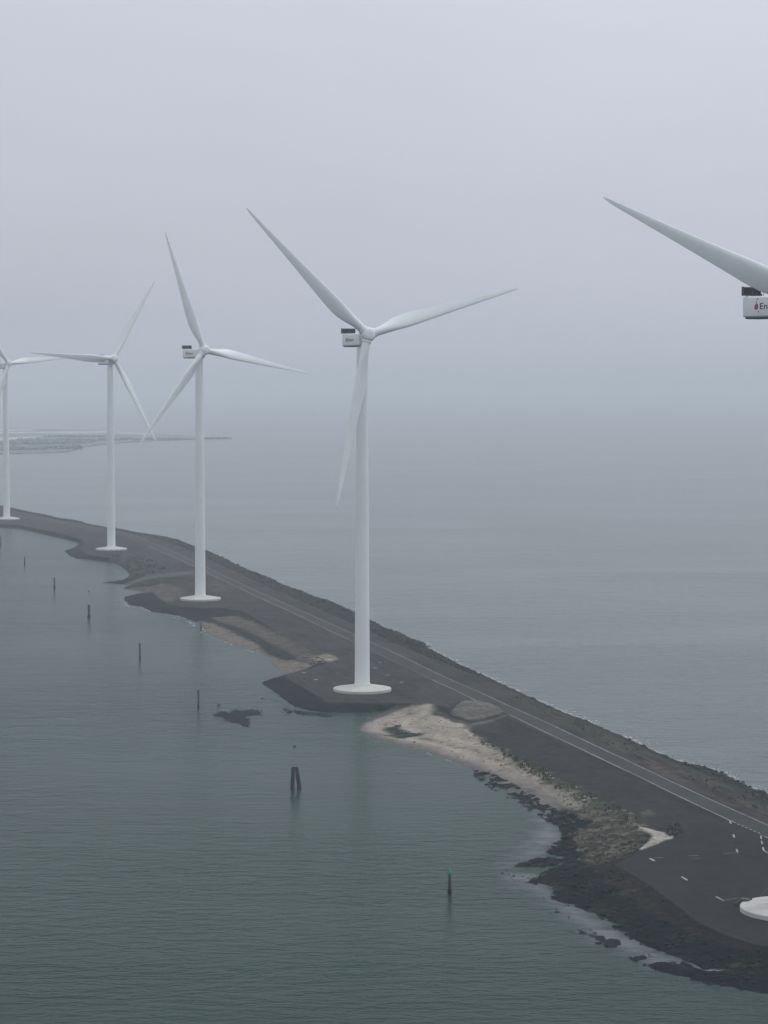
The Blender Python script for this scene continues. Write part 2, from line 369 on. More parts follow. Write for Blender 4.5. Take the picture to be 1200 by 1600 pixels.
def lay(col, m, c, var=.0, n=None):
    c = np.array(c)[None, None] * (1 + var * 2 * ((n if n is not None else 0.5) - .5))[..., None] if n is not None else np.array(c)[None, None]
    return col * (1 - m[..., None]) + c * m[..., None]
nA = fbm(X, Y, .06, 21); nB = fbm(X, Y, .45, 22); nC = fbm(X * .35, Y, 1.2, 23, 4)
# directional grain, along the dam (its axis leans left as it recedes)
ua = X * .97 + Y * .245; va = (-X * .245 + Y * .97)
nD = fbm(ua * 1.0, va * .12, .8, 24, 4)
col = np.ones(X.shape + (3,)) * np.array((.038, .0375, .038)) * (1 + 1.0 * (nA - .5) + .9 * (nD - .5) + .5 * (nB - .5))[..., None]
col = lay(col, sstep(.5, .7, nA) * .55, (.044, .039, .037))
m_panel = mask(P2([(722, 1138), (790, 1119), (850, 1147), (950, 1192), (1060, 1245), (1140, 1284), (1055, 1309), (1007, 1293), (940, 1255), (863, 1217), (773, 1172)], G), .6, .3)
col = lay(col, m_panel, (.023, .023, .0245), .7, nB)
col = lay(col, m_panel * sstep(.5, .7, nA) * .5, (.032, .029, .028))
# slopes of dark basalt setts
m_out = 1 - sstep(-.5, .4, dU + w2 * .5)
col = lay(col, m_out, (.0075, .0105, .0125), .8, nB)
sea_side = (sdist(P2(SEA_CREST + [(x + 300, y - 60) for x, y in SEA_CREST[::-1]], G), X, Y) > -.5)
col = lay(col, m_out * sea_side, (.022, .026, .025), 1.2, nC)
col = lay(col, mask(GRASS, 1.5, 2.0) * sstep(.35, .6, nD), (.040, .048, .032), .8, nC)
col = lay(col, mask(BROWNV, 2.5, 1.5) * sstep(.30, .55, nD) * .9, (.060, .047, .044), .9, nB)
col = lay(col, mask(BROWNV, 2.5, 1.5) * sstep(.56, .64, fbm(ua * 1.0, va * .08, .7, 29, 3)) * .8, (.022, .021, .021))
m_land_slope = m_out * (1 - sea_side)
# T0 slope is brown rubble above the weed
t0 = P2([(880, 1290), (1020, 1330), (963, 1351), (1040, 1402), (1133, 1461), (1200, 1480), (1500, 1500), (1500, 1650), (1000, 1560), (840, 1400), (850, 1330)], 1)
m_t0 = mask(t0, 2, 1) * m_land_slope
col = lay(col, m_t0, (.0165, .0140, .0132), 1.3, nC)
col = lay(col, m_t0 * sstep(.56, .72, nC) * (1 - sstep(-3.0, -.8, dU)), (.036, .030, .024), 1.0, nB)
rub = np.ones(X.shape + (3,)) * np.array((.095, .088, .072)) * (1 + 1.5 * (nC - .5))[..., None]
rub = lay(rub, sstep(.45, .62, nB) * .7, (.050, .054, .030))
rub = lay(rub, sstep(.48, .60, fbm(X, Y, .3, 31)) * .85, (.024, .019, .018))
col = col * (1 - m_rub[..., None]) + rub * m_rub[..., None]
# sand
wet = 1 - sstep(.5, 6.5, (dS0 + w1 * 3) / (1 + 1.1 * sstep(.045, .065, X / Y)))
sand = np.ones(X.shape + (3,)) * np.array((.255, .230, .196)) * (1 + .55 * (fbm(X * .5, Y * .2, .5, 33) - .5) + .25 * (nC - .5))[..., None]
sand = sand * (1 - wet[..., None] * np.array((.60, .57, .52)))
bands = fbm(dS0 * 1.0 + w1 * 3, ua * .05 + va * .05, .45, 35, 4)
sand = sand * (1 + .7 * (bands - .5))[..., None]
sand = lay(sand, sstep(.60, .72, bands) * sstep(5, 9, dS0) * .5, (.32, .295, .26))
bank = mask(P2([(720, 1136), (728, 1141), (742, 1150), (754, 1160), (748, 1160), (735, 1153), (724, 1143)], 1.4), .4, .3)
sand = lay(sand, bank, (.42, .40, .36))
strand = np.exp(-((dS0 - 9 + 4 * w1) / .8) ** 2) * sstep(.45, .6, nB)
sand = lay(sand, strand * .7, (.06, .052, .042))
col = col * (1 - m_beach[..., None]) + sand * m_beach[..., None]
sg = mask(P2([(602, 1136), (612, 1133), (622, 1132), (624, 1137), (640, 1142), (662, 1146), (655, 1150), (625, 1150), (607, 1146)], .8), .8, 1.2)
col = lay(col, sg * sstep(.12, .42, nC), (.012, .022, .018))
cr_ = mask(P2([(674, 1117), (680, 1115), (695, 1120), (712, 1129), (722, 1134), (716, 1135), (700, 1128)], 1.2), .5, .5)
col = lay(col, cr_ * .9, (.03, .03, .03))
col = lay(col, mask(WETFLAT, 1.2, .8), (.072, .070, .066), .5, nC)
eg = mask(EDGEGRASS, 1.2, 2.2)
col = lay(col, eg * sstep(.38, .56, nC), (.036, .044, .027), .8, nB)
col = lay(col, eg * sstep(.62, .7, fbm(X, Y, .3, 44)), (.26, .24, .21), .4, nB)
col = lay(col, m_brown * .95, (.135, .118, .100), .9, nC)
col = lay(col, m_brown2 * .85, (.085, .074, .065), 1.1, nC)
col = lay(col, mask(STRIPE, 1.2, 1.5) * .95, (.022, .024, .025), .8, nC)
col = lay(col, mask(ROUGH, 2, 2), (.035, .040, .038), 1.6, nC)
col = lay(col, mask(PATH, 1.2, 1) * .9, (.085, .082, .075), .5, nC)
col = lay(col, mask(DARKB, 1.5, 1.2), (.024, .026, .025), .8, nC)
col = lay(col, mask(LIGHT2, 2.5, 3) * .6, (.085, .082, .055), .9, nC)
rim = mask(MOUND, 1.0, .6, sdist(MOUND, X, Y) + 1.5)
col = lay(col, rim, (.013, .015, .014))
trk = mask(P2([(722, 1136), (740, 1129.5), (765, 1124.5), (790, 1116.5), (793, 1118.5), (768, 1128), (742, 1133.5), (724, 1139.5)], G), .4, .5)
col = lay(col, trk * .8, (.105, .100, .088), .6, nC)
swp = mask(P2([(1000, 1268), (1012, 1262), (1022, 1266), (1016, 1275), (1004, 1276)], G), 1.0, 1.5)
col = lay(col, swp * .6, (.085, .078, .070), .9, nC)
col = lay(col, m_mound, (.105, .099, .088), .9, nC)
col = lay(col, mask(PATCH1, .8, 1.2), (.18, .165, .13), 1.2, nC)
col = lay(col, m_white, (.30, .285, .255), .6, nC)
col = lay(col, m_heap, (.022, .023, .022), 1.2, nC)
# the hard-standing by the near turbine: clean dark asphalt
pad = np.ones(X.shape + (3,)) * np.array((.0205, .0215, .0225)) * (1 + .5 * (nA - .5) + .3 * (nB - .5) + .35 * (fbm(va * .15, ua, .5, 61) - .5))[..., None]
for cx_, cy_ in (at(1235, 1424, G),):
    rr = np.hypot(X - cx_, Y - cy_); th = np.arctan2(Y - cy_, X - cx_)
    arcs = fbm(rr * 1.0, th * 3.0, 1.4, 91, 3)
    pad = pad * (1 + .55 * (arcs - .5) * np.exp(-((rr - 17) / 14) ** 2))[..., None]
pad = lay(pad, sstep(.58, .66, fbm(X, Y, .11, 92, 3)) * .5, (.027, .027, .027))
mt = m_tidy * (1 - m_white) * (1 - m_heap)
col = col * (1 - mt[..., None]) + pad * mt[..., None]
dp = sdist(TIDY_PAD, X, Y)
edge = sstep(-4.5, -2.2, dp + w2) * (1 - sstep(-.6, .1, dp)) * sstep(-.1, .02, -(dU - .6)) * (1 - m_white) * (Y < at(963, 1340, G)[1])
col = lay(col, edge * .9, (.0085, .0085, .009), .6, nC)
mw = m_weed * (1 - m_beach) * m_land_slope
col = lay(col, mw, (.002, .0058, .0085), 1.4, nC)
col = lay(col, mw * sstep(.55, .72, fbm(X, Y, .18, 71)) * sstep(.45, .6, nC), (.030, .032, .017))
for P in ISLETS:
    col = lay(col, mask(P, .6, .5, sdist(P, X, Y) + 2), (.012, .018, .018), 1.0, nC)
# soaked rim where the water laps
lap = (1 - sstep(-.2, .9, dS)) * (1 - sea_side) * (1 - m_beach)
col = col * (1 - .5 * lap[..., None])
cx_, cy_ = at(566, 1079, G); rr = np.hypot(X - cx_, Y - cy_); th = np.arctan2(Y - cy_, X - cx_)
col = col * (1 + .6 * ((fbm(rr * 1.0, th * 3.0, 1.2, 93, 3) - .5) * np.exp(-((rr - 16) / 12) ** 2) * (dU > 0))[..., None])
col = col * (1 - .22 * sstep(.57, .63, fbm(ua * .25, va * .05, 1.0, 94, 3)) * (dU > .5) * (1 - m_tidy))[..., None]
col = np.clip(col, .0025, .6)
nr = len(rows)
idx = np.arange(nr * NX).reshape(nr, NX)
quads = np.stack([idx[:-1, :-1], idx[:-1, 1:], idx[1:, 1:], idx[1:, :-1]], -1).reshape(-1, 4)
V = np.stack([X, Y, Z], -1).reshape(-1, 3)
Fz = Z.reshape(-1)[quads].max(1) > -1.2
quads = quads[Fz]
# split the sheet where sand lies: the beach is a surface of its own
qb = m_beach.reshape(-1)[quads].mean(1) > .5

M_ground = bpy.data.materials.new('ground_surface'); M_ground.use_nodes = True
t = M_ground.node_tree; b = t.nodes['Principled BSDF']
b.inputs['Roughness'].default_value = .95; b.inputs['Specular IOR Level'].default_value = .06
at_ = N(t, 'ShaderNodeAttribute', attribute_name='tone'); co = N(t, 'ShaderNodeTexCoord')
last = None
for sc, am in ((.7, .18), (3.2, .28)):
    nz = N(t, 'ShaderNodeTexNoise'); nz.inputs['Scale'].default_value = sc; nz.inputs['Detail'].default_value = 4
    t.links.new(co.outputs['Object'], nz.inputs['Vector'])
    mr = N(t, 'ShaderNodeMapRange'); mr.inputs['From Min'].default_value = .3; mr.inputs['From Max'].default_value = .7
    mr.inputs['To Min'].default_value = 1 - am; mr.inputs['To Max'].default_value = 1 + am; t.links.new(nz.outputs['Fac'], mr.inputs['Value'])
    if last is None: last = mr.outputs[0]
    else:
        mm = N(t, 'ShaderNodeMath', operation='MULTIPLY'); t.links.new(last, mm.inputs[0]); t.links.new(mr.outputs[0], mm.inputs[1]); last = mm.outputs[0]
sv = N(t, 'ShaderNodeVectorMath', operation='SCALE'); t.links.new(at_.outputs['Color'], sv.inputs[0]); t.links.new(last, sv.inputs['Scale'])
t.links.new(sv.outputs[0], b.inputs['Base Color'])
nz = N(t, 'ShaderNodeTexNoise'); nz.inputs['Scale'].default_value = 2.2; nz.inputs['Detail'].default_value = 4; t.links.new(co.outputs['Object'], nz.inputs['Vector'])
bp = N(t, 'ShaderNodeBump'); bp.inputs['Distance'].default_value = .06; t.links.new(nz.outputs['Fac'], bp.inputs['Height']); t.links.new(bp.outputs[0], b.inputs['Normal'])

def ground_piece(name, q):
    used = np.unique(q); remap = np.full(nr * NX, -1); remap[used] = np.arange(len(used))
    me = np_mesh(name, V[used], remap[q], True)
    ca = me.color_attributes.new('tone', 'FLOAT_COLOR', 'POINT')
    cc = np.ones((len(used), 4), np.float32); cc[:, :3] = col.reshape(-1, 3)[used]
    ca.data.foreach_set('color', cc.ravel())
    return tag(link(name, me, M_ground), kind='structure')
ground_piece('ground', quads[~qb])
ground_piece('beach', quads[qb])

def ground_z(x, y):
    """height of the sheet near (x, y)"""
    j = int(np.clip(np.searchsorted(rows, y), 1, nr - 1))
    u = (x - lx[j]) / (rx[j] - lx[j]); i = int(np.clip(round(u * (NX - 1)), 0, NX - 1))
    return Z[j, i], dS[j, i], dU[j, i]

# ------------------------------------------------------------------ water on either side of the dam
axis = [at(1260, 1440), at(1000, 1240), at(800, 1120), at(640, 1045), at(480, 965), at(330, 895), at(220, 850), at(120, 830), at(0, 806), at(-120, 798)]
near = (axis[0][0] + 300, axis[0][1] - 600); far = (axis[-1][0] - 900, axis[-1][1] + 200)
B = 30000.0
mid = [near] + axis + [far]
lag = [(near[0], -B)] + mid + [(-B, far[1]), (-B, -B)]
sea = [(near[0], -B)] + mid + [(-B, far[1]), (-B, B), (B, B), (B, -B)]
for name, poly, m in (('harbour_water', lag, M_lagoon), ('sea_water', sea, M_sea)):
    v3 = [Vector((x, y, 0)) for x, y in poly]
    tris = geometry.tessellate_polygon([v3])
    me = bpy.data.meshes.new(name); me.from_pydata([tuple(v) for v in v3], [], [tuple(t_) for t_ in tris]); me.update()
    bm = bmesh.new(); bm.from_mesh(me); bmesh.ops.recalc_face_normals(bm, faces=bm.faces)
    for f_ in bm.faces:
        if f_.normal.z < 0: f_.normal_flip()
    bm.to_mesh(me); bm.free()
    tag(link(name, me, m), kind='structure')

# calmer water in the lee of the weed banks, a sheet a few millimetres up that fades out at its rim
def calm(name, pts):
    P = P2(pts, 0); lo = P.min(0) - 2; hi = P.max(0) + 2
    gx = np.arange(lo[0], hi[0], .5); gy = np.arange(lo[1], hi[1], 1.0)
    GX, GY = np.meshgrid(gx, gy); d = sdist(P, GX, GY) + (fbm(GX * .5, GY, .35, 90) - .5) * 9
    a = sstep(-3.0, 9.0, d)
    ii = np.arange(GX.size).reshape(GX.shape)
    q = np.stack([ii[:-1, :-1], ii[:-1, 1:], ii[1:, 1:], ii[1:, :-1]], -1).reshape(-1, 4)
    q = q[a.reshape(-1)[q].max(1) > .01]
    us = np.unique(q); rm = np.full(GX.size, -1); rm[us] = np.arange(len(us))
    me = np_mesh(name, np.stack([GX, GY, np.full(GX.shape, .012)], -1).reshape(-1, 3)[us], rm[q], True)
    ca = me.color_attributes.new('cover', 'FLOAT_COLOR', 'POINT'); cc = np.ones((len(us), 4), np.float32); cc[:, :3] = a.reshape(-1)[us][:, None]
    ca.data.foreach_set('color', cc.ravel())
    return tag(link(name, me, M_calm), kind='structure')
M_calm = water_mat('sheltered_water', (.045, .064, .068), .08, .35, 7.7, .5)
t = M_calm.node_tree
pb = t.nodes['Principled BSDF']; ou = t.nodes['Material Output']
tr = N(t, 'ShaderNodeBsdfTransparent'); mx = N(t, 'ShaderNodeMixShader'); aa = N(t, 'ShaderNodeAttribute', attribute_name='cover')
mu = N(t, 'ShaderNodeMath', operation='MULTIPLY'); mu.inputs[1].default_value = .9
t.links.new(aa.outputs['Fac'], mu.inputs[0]); t.links.new(mu.outputs[0], mx.inputs[0]); t.links.new(tr.outputs[0], mx.inputs[1]); t.links.new(pb.outputs[0], mx.inputs[2]); t.links.new(mx.outputs[0], ou.inputs['Surface'])
calm('shallow_water', [(780, 1362), (830, 1365), (870, 1385), (905, 1412), (960, 1445), (1010, 1475), (1070, 1500), (1150, 1517), (1130, 1530), (1040, 1520), (985, 1500), (930, 1475), (880, 1445), (850, 1410), (810, 1390)])
calm('shallow_water', [(820, 1255), (850, 1268), (880, 1295), (882, 1312), (855, 1338), (800, 1356), (770, 1362), (800, 1335), (830, 1310), (835, 1285)])

# ------------------------------------------------------------------ road along the dam with its painted lines
def curve_pts(px, z):
    P = P2(px, z); out = []
    n = len(P)
    for i in range(n - 1):
        p0, p1, p2, p3 = P[max(i - 1, 0)], P[i], P[i + 1], P[min(i + 2, n - 1)]
        L = np.linalg.norm(p2 - p1); m_ = max(2, int(L / 6))
        for k_ in range(m_):
            u_ = k_ / m_
            out.append(.5 * ((2 * p1) + (-p0 + p2) * u_ + (2 * p0 - 5 * p1 + 4 * p2 - p3) * u_ ** 2 + (-p0 + 3 * p1 - 3 * p2 + p3) * u_ ** 3))
    out.append(P[-1]); return np.array(out)
RL = [(-60, 806), (0, 808), (60, 813), (120, 823), (170, 834), (205, 843), (230, 853), (253, 862.5), (277, 873), (303, 885), (327, 896.5), (360, 912.5), (403, 933), (453, 955.5), (487, 972), (520, 988), (552.5, 1003), (585, 1019), (622, 1037), (660, 1055), (685, 1067), (710, 1078), (743, 1094.5),
    (765, 1104), (793, 1115.5), (827, 1132), (857, 1146.5), (890, 1162), (917, 1175), (967, 1199), (1000, 1214.5), (1067, 1247.5), (1140, 1282), (1190, 1305), (1300, 1356), (1500, 1450)]
RR = [(-60, 803), (0, 804.5), (60, 809), (120, 817.5), (170, 827), (205, 835), (235, 846.5), (260, 857), (277, 865), (302, 877), (323, 886), (353, 901), (387, 917), (420, 932), (453, 946.5), (487, 961.5), (520, 976.5), (552, 991), (580, 1003.5), (610, 1017.5), (635, 1029), (660, 1041.5), (693, 1057), (727, 1072),
    (753, 1083.5), (793, 1102), (827, 1117), (860, 1132), (900, 1151), (950, 1174.5), (1000, 1198), (1050, 1222), (1100, 1245), (1150, 1267.5), (1200, 1290), (1300, 1336), (1500, 1430)]
cl, crr = curve_pts(RL, G), curve_pts(RR, G)
def resample(P, n):
    s = np.r_[0, np.cumsum(np.linalg.norm(np.diff(P, axis=0), axis=1))]
    q = np.linspace(0, s[-1], n); return np.stack([np.interp(q, s, P[:, 0]), np.interp(q, s, P[:, 1])], 1)
NR = 420
cl, crr = resample(cl, NR), resample(crr, NR)
# drop the mound's overlap: the mound rises above the road sheet where it spills on to it
v = []; f = []
for i in range(NR):
    dirv = crr[i] - cl[i]; L = np.linalg.norm(dirv); dirv /= L
    a_ = cl[i] - dirv * .25; b_ = crr[i] + dirv * .25
    v += [(*a_, G + .03), (*b_, G + .03)]
    if i: f.append((2 * i - 2, 2 * i - 1, 2 * i + 1, 2 * i))
tag(link('road', np_mesh('road', v, f), M_road), kind='structure')
def stripe_mesh(P, w, z, gaps=None, v=None, f=None):
    v = [] if v is None else v; f = [] if f is None else f
    for i in range(len(P) - 1):
        if gaps is not None and gaps(P[i]): continue
        d = P[i + 1] - P[i]; d = d / (np.linalg.norm(d) + 1e-9); n = np.array((-d[1], d[0])) * w / 2
        k_ = len(v)
        v += [(*(P[i] - n), z), (*(P[i] + n), z), (*(P[i + 1] + n), z), (*(P[i + 1] - n), z)]; f.append((k_, k_ + 1, k_ + 2, k_ + 3))
    return v, f
pm = at(1140, 1282, G); pe = at(1190, 1305, G)
def broken(p): return pe[1] < p[1] < pm[1]
v, f = stripe_mesh(crr, .24, G + .06)
v, f = stripe_mesh(cl, .28, G + .06, lambda p: broken(p) or (at(560, 1006, G)[1] > p[1] > at(672, 1062, G)[1]) or (at(745, 1095, G)[1] > p[1] > at(793, 1115, G)[1]) or p[1] > at(235, 853, G)[1], v, f)
for k_ in range(7):
    a_ = np.array(at(1146 + k_ * 6.4, 1284.8 + k_ * 2.75, G)); b_ = np.array(at(1149 + k_ * 6.4, 1286.1 + k_ * 2.75, G))
    v, f = stripe_mesh(np.array([a_, b_]), .3, G + .06, None, v, f)
tag(link('road_marking', np_mesh('road_marking', v, f), M_line), kind='structure')
v, f = stripe_mesh(cl, .2, G + .06, lambda p: not (at(560, 1006, G)[1] > p[1] > at(672, 1062, G)[1]))
tag(link('road_marking', np_mesh('road_marking', v, f), M_linef), kind='structure')
v, f = [], []
for (x0, y0, x1, y1, w) in [(1015, 1341, 1022.5, 1345.3, .5), (1065, 1370, 1074, 1375.5, .45), (1119, 1401, 1131, 1407.5, .4), (1140, 1282, 1142, 1287, .35), (1146, 1304, 1147.3, 1309, .4), (1151, 1327, 1152.5, 1332, .4),
        (1188.5, 1304.5, 1300, 1356, .25), (1188.8, 1306, 1189.5, 1311, .3), (1190, 1314, 1191, 1319, .3), (1192, 1324, 1193.5, 1329, .3), (1193.5, 1329, 1240, 1358, .25)]:
    v, f = stripe_mesh(np.array([at(x0, y0, G), at(x1, y1, G)]), w, G + .02, None, v, f)
for (x, y_, r_) in [(475, 1051, .5), (494, 1062, .5), (594, 1035, .45), (586, 1043.5, .6), (606, 1054.5, .5), (627.5, 1066, .45), (602.5, 1027, .4), (584, 1017, .4)]:
    v, f = stripe_mesh(np.array([at(x - 1.6, y_ - .25, G), at(x + 1.4, y_ + .35, G)]), r_ * 2.6, G + .02, None, v, f)
tag(link('parking_marking', np_mesh('parking_marking', v, f), M_line), kind='structure')
v, f = [], []
for (x0, y0, x1, y1, w) in [(1022, 1340.5, 1037, 1340, .35), (1076, 1337, 1092, 1336.7, .4), (1131, 1407, 1153, 1403, .3), (1130, 1334, 1152, 1332, .3), (1080, 1342, 1097, 1341, .25)]:
    v, f = stripe_mesh(np.array([at(x0, y0, G), at(x1, y1, G)]), w, G + .02, None, v, f)
tag(link('parking_marking', np_mesh('parking_marking', v, f), M_linef), kind='structure')
# filled cable trench, a dark seam in the asphalt
v, f = stripe_mesh(np.array([at(1187, 1402, G), at(1200, 1387, G), at(1230, 1355, G)]), .25, G + .02)
tag(link('cable_trench', np_mesh('cable_trench', v, f), M_grille), kind='structure')

# ------------------------------------------------------------------ loose rock, weed and foam (nobody could count it)
def ico(sub):
    bm = bmesh.new(); bmesh.ops.create_icosphere(bm, subdivisions=sub, radius=1.0)
    v_ = np.array([x.co[:] for x in bm.verts]); f_ = np.array([[q.index for q in x.verts] for x in bm.faces]); bm.free(); return v_, f_
ICO1, ICO2 = ico(1), ico(2)
def rocks(name, pts, sizes, m, label=None, flat=.6, big=False):
    vv, ff = [], []; base = 0
    for (x, y_, z), s_ in zip(pts, sizes):
        iv, fi = ICO2 if (big or s_ > .75) else ICO1
        d = iv * (1 + rng.uniform(-.28, .28, (len(iv), 1)))
        d = d * (np.array((rng.uniform(.7, 1.35), rng.uniform(.7, 1.35), rng.uniform(flat * .7, flat * 1.3))) * s_)
        a = rng.uniform(0, 6.28); ca, sa = math.cos(a), math.sin(a)
        d = np.stack([d[:, 0] * ca - d[:, 1] * sa, d[:, 0] * sa + d[:, 1] * ca, d[:, 2]], 1) + (x, y_, z)
        vv.append(d); ff.append(fi + base); base += len(iv)
    me = np_mesh(name, np.concatenate(vv), np.concatenate(ff))
    return tag(link(name, me, m), kind='stuff', label=label)
def sample(P, dens, cond, sz, lift=.1, margin=0):
    lo = P.min(0); hi = P.max(0); hi[1] = min(hi[1], 2000); lo[1] = max(lo[1], 320)
    n = int((hi[0] - lo[0]) * (hi[1] - lo[1]) * dens)
    x = rng.uniform(lo[0], hi[0], n); y_ = rng.uniform(lo[1], hi[1], n)
    ok = (sdist(P, x, y_) > margin) & (x > -.19 * y_ - 12) & (x < .29 * y_); x, y_ = x[ok], y_[ok]
    # look the sheet up
    j = np.clip(np.searchsorted(rows, y_), 1, nr - 1); u_ = (x - lx[j]) / (rx[j] - lx[j]); i = np.clip(np.round(u_ * (NX - 1)).astype(int), 0, NX - 1)
    z, s_, uu = Z[j, i], dS0[j, i], dU[j, i]
    k_ = cond(x, y_, s_, uu); x, y_, z = x[k_], y_[k_], z[k_]
    sizes = rng.uniform(sz[0], sz[1], len(x)) * np.clip(rng.lognormal(0, .3, len(x)), .5, 2)
    return np.stack([x, y_, np.maximum(z, -.15) + sizes * lift], 1), sizes
seastrip = P2([(x, y_ + 0) for x, y_ in SEA_EDGE] + SEA_CREST[::-1], 0)
band = P2([(x + 14, y_ - 3) for x, y_ in SEA_EDGE] + [(x - 14, y_ + 3) for x, y_ in SEA_CREST[::-1]], 0)
p_, s_ = sample(band, .55, lambda x, y_, s, u: (s > -1.2 + 1.0 * fbm(x, y_, .15, 77)) & (u < .1) & (rng.random(len(x)) < np.where((y_ > at(760, 1060)[1]) | (y_ < at(1078, 1196)[1]), 1.0, .10)), (.2, .5), .12)
rocks('riprap_rocks', p_, s_, M_rock)
weed_all = np.concatenate([WEED])
p_, s_ = sample(WEED, .5, lambda x, y_, s, u: (s > -1.0 + .8 * fbm(x, y_, .3, 78)) & (u < -1.0) & (fbm(x, y_, .22, 79) > .45), (.18, .55), .12)
pq_, sq_ = sample(P2([(604, 1136), (622, 1133), (628, 1140), (660, 1146), (650, 1150), (610, 1146)], .8), .6, lambda x, y_, s, u: fbm(x, y_, .4, 85) > .42, (.15, .45), .1)
p2_, s2_ = sample(P2([(738, 1203), (762, 1201), (800, 1222), (845, 1252), (885, 1272), (925, 1290), (905, 1300), (860, 1285), (815, 1258), (775, 1235), (745, 1216)], .2), 2.2,
    lambda x, y_, s, u: (fbm(x, y_, .35, 80) > .42) & (s > -3) & (s < 3.2 + 4 * (x / y_ > .077)), (.24, .55), .12)
rocks('seaweed_rocks', np.concatenate([p_, p2_, pq_]), np.concatenate([s_, s2_, sq_]), M_weed, flat=.45)
isl = []
for P in ISLETS + [P2([(868, 1400), (880, 1412), (895, 1430), (885, 1442), (868, 1438), (850, 1420), (845, 1400)], 0), P2([(783, 1360), (800, 1358), (830, 1374), (826, 1380), (800, 1374), (785, 1370)], 0),
        P2([(404, 1089), (412, 1089), (432, 1095), (428, 1098), (410, 1094)], 0), P2([(440, 1105), (470, 1112), (520, 1114), (530, 1117), (490, 1119), (448, 1116)], 0), P2([(889, 1447), (915, 1452), (935, 1462), (925, 1466), (900, 1457)], 0)]:
    isl.append((P, .8 if any(P is q for q in ISLETS) else .24))
pp, ss = [], []
for P, dn in isl:
    lo = P.min(0); hi = P.max(0); n = int((hi[0] - lo[0]) * (hi[1] - lo[1]) * dn)
    x = rng.uniform(lo[0], hi[0], n); y_ = rng.uniform(lo[1], hi[1], n); k_ = (sdist(P, x, y_) > -1) & (fbm(x, y_, .4, 81) > .4)
    x, y_ = x[k_], y_[k_]; s = rng.uniform(.15, .36, len(x)); pp.append(np.stack([x, y_, np.full(len(x), .02)], 1)); ss.append(s)
rocks('islet_rocks', np.concatenate(pp), np.concatenate(ss), M_weed, flat=.45)
p_, s_ = sample(np.concatenate([RUBBLE]), .45, lambda x, y_, s, u: (fbm(x, y_, .3, 82) > .45) & (s > .3) & (u < 0), (.12, .38), .2)
p2_, s2_ = sample(HEAP, 2.0, lambda x, y_, s, u: s > 0, (.2, .5), .2)
p3_, s3_ = sample(P2([(470, 1012), (500, 1024), (525, 1024), (530, 1031), (512, 1037), (480, 1036)], 1.8), .5, lambda x, y_, s, u: (s > 0) & (u < 1), (.25, .6), .2)
rocks('rubble_stones', np.concatenate([p_, p3_]), np.concatenate([s_, s3_]), M_pebble)
rocks('rubble_heap', p2_, s2_, M_rock)
p_, s_ = sample(t0, .35, lambda x, y_, s, u: (s > 3) & (u < -.5) & (fbm(x, y_, .3, 83) > .45), (.12, .35), .2)
M_brownrock = mat('brown_slope_stone', (.019, .016, .0145), .9, .2, noise=[(.3, .4), (2, .4)])
rocks('slope_stones', p_, s_, M_brownrock)

# debris thrown up on the sand, and tufts of grass along the bank
p_, s_ = sample(BEACH, .16, lambda x, y_, s, u: (s > 2.5) & (u < 0) & (fbm(x, y_, .3, 86) > .52), (.07, .22), .3)
rocks('beach_debris', p_, s_, M_brownrock, flat=.5)
M_grass = mat('salt_grass', (.050, .056, .030), .9, .1, noise=[(.2, .4), (1.5, .3)])
def tufts(name, sets):
    vv, ff = [], []; b0 = 0
    for pts, szs in sets:
        for (x, y_, z), s0 in zip(pts, szs):
            for k_ in range(7):
                a_ = rng.uniform(0, 6.28); r_ = s0 * rng.uniform(.1, .8); bx_, by_ = x + r_ * math.cos(a_), y_ + r_ * math.sin(a_)
                w_ = s0 * .22; hh = s0 * rng.uniform(.6, 1.3); a2 = rng.uniform(0, 6.28); lx_, ly_ = rng.normal(0, .3 * s0, 2)
                vv += [(bx_ - w_ * math.cos(a2), by_ - w_ * math.sin(a2), z - .15), (bx_ + w_ * math.cos(a2), by_ + w_ * math.sin(a2), z - .15), (bx_ + lx_, by_ + ly_, z + hh)]
                ff.append((b0, b0 + 1, b0 + 2)); b0 += 3
    return tag(link(name, np_mesh(name, vv, ff), M_grass), kind='stuff')
tufts('grass_tufts', [sample(EDGEGRASS, 1.1, lambda x, y_, s, u: fbm(x, y_, .28, 87) > .47, (.25, .6), 0), sample(RUBBLE, .5, lambda x, y_, s, u: (s > 3) & (fbm(x, y_, .2, 88) > .5), (.2, .5), 0),
    sample(ROUGH, .25, lambda x, y_, s, u: (s > 1) & (fbm(x, y_, .15, 89) > .5), (.4, .9), 0), sample(GRASS, .35, lambda x, y_, s, u: fbm(x, y_, .2, 90) > .52, (.2, .5), 0)])

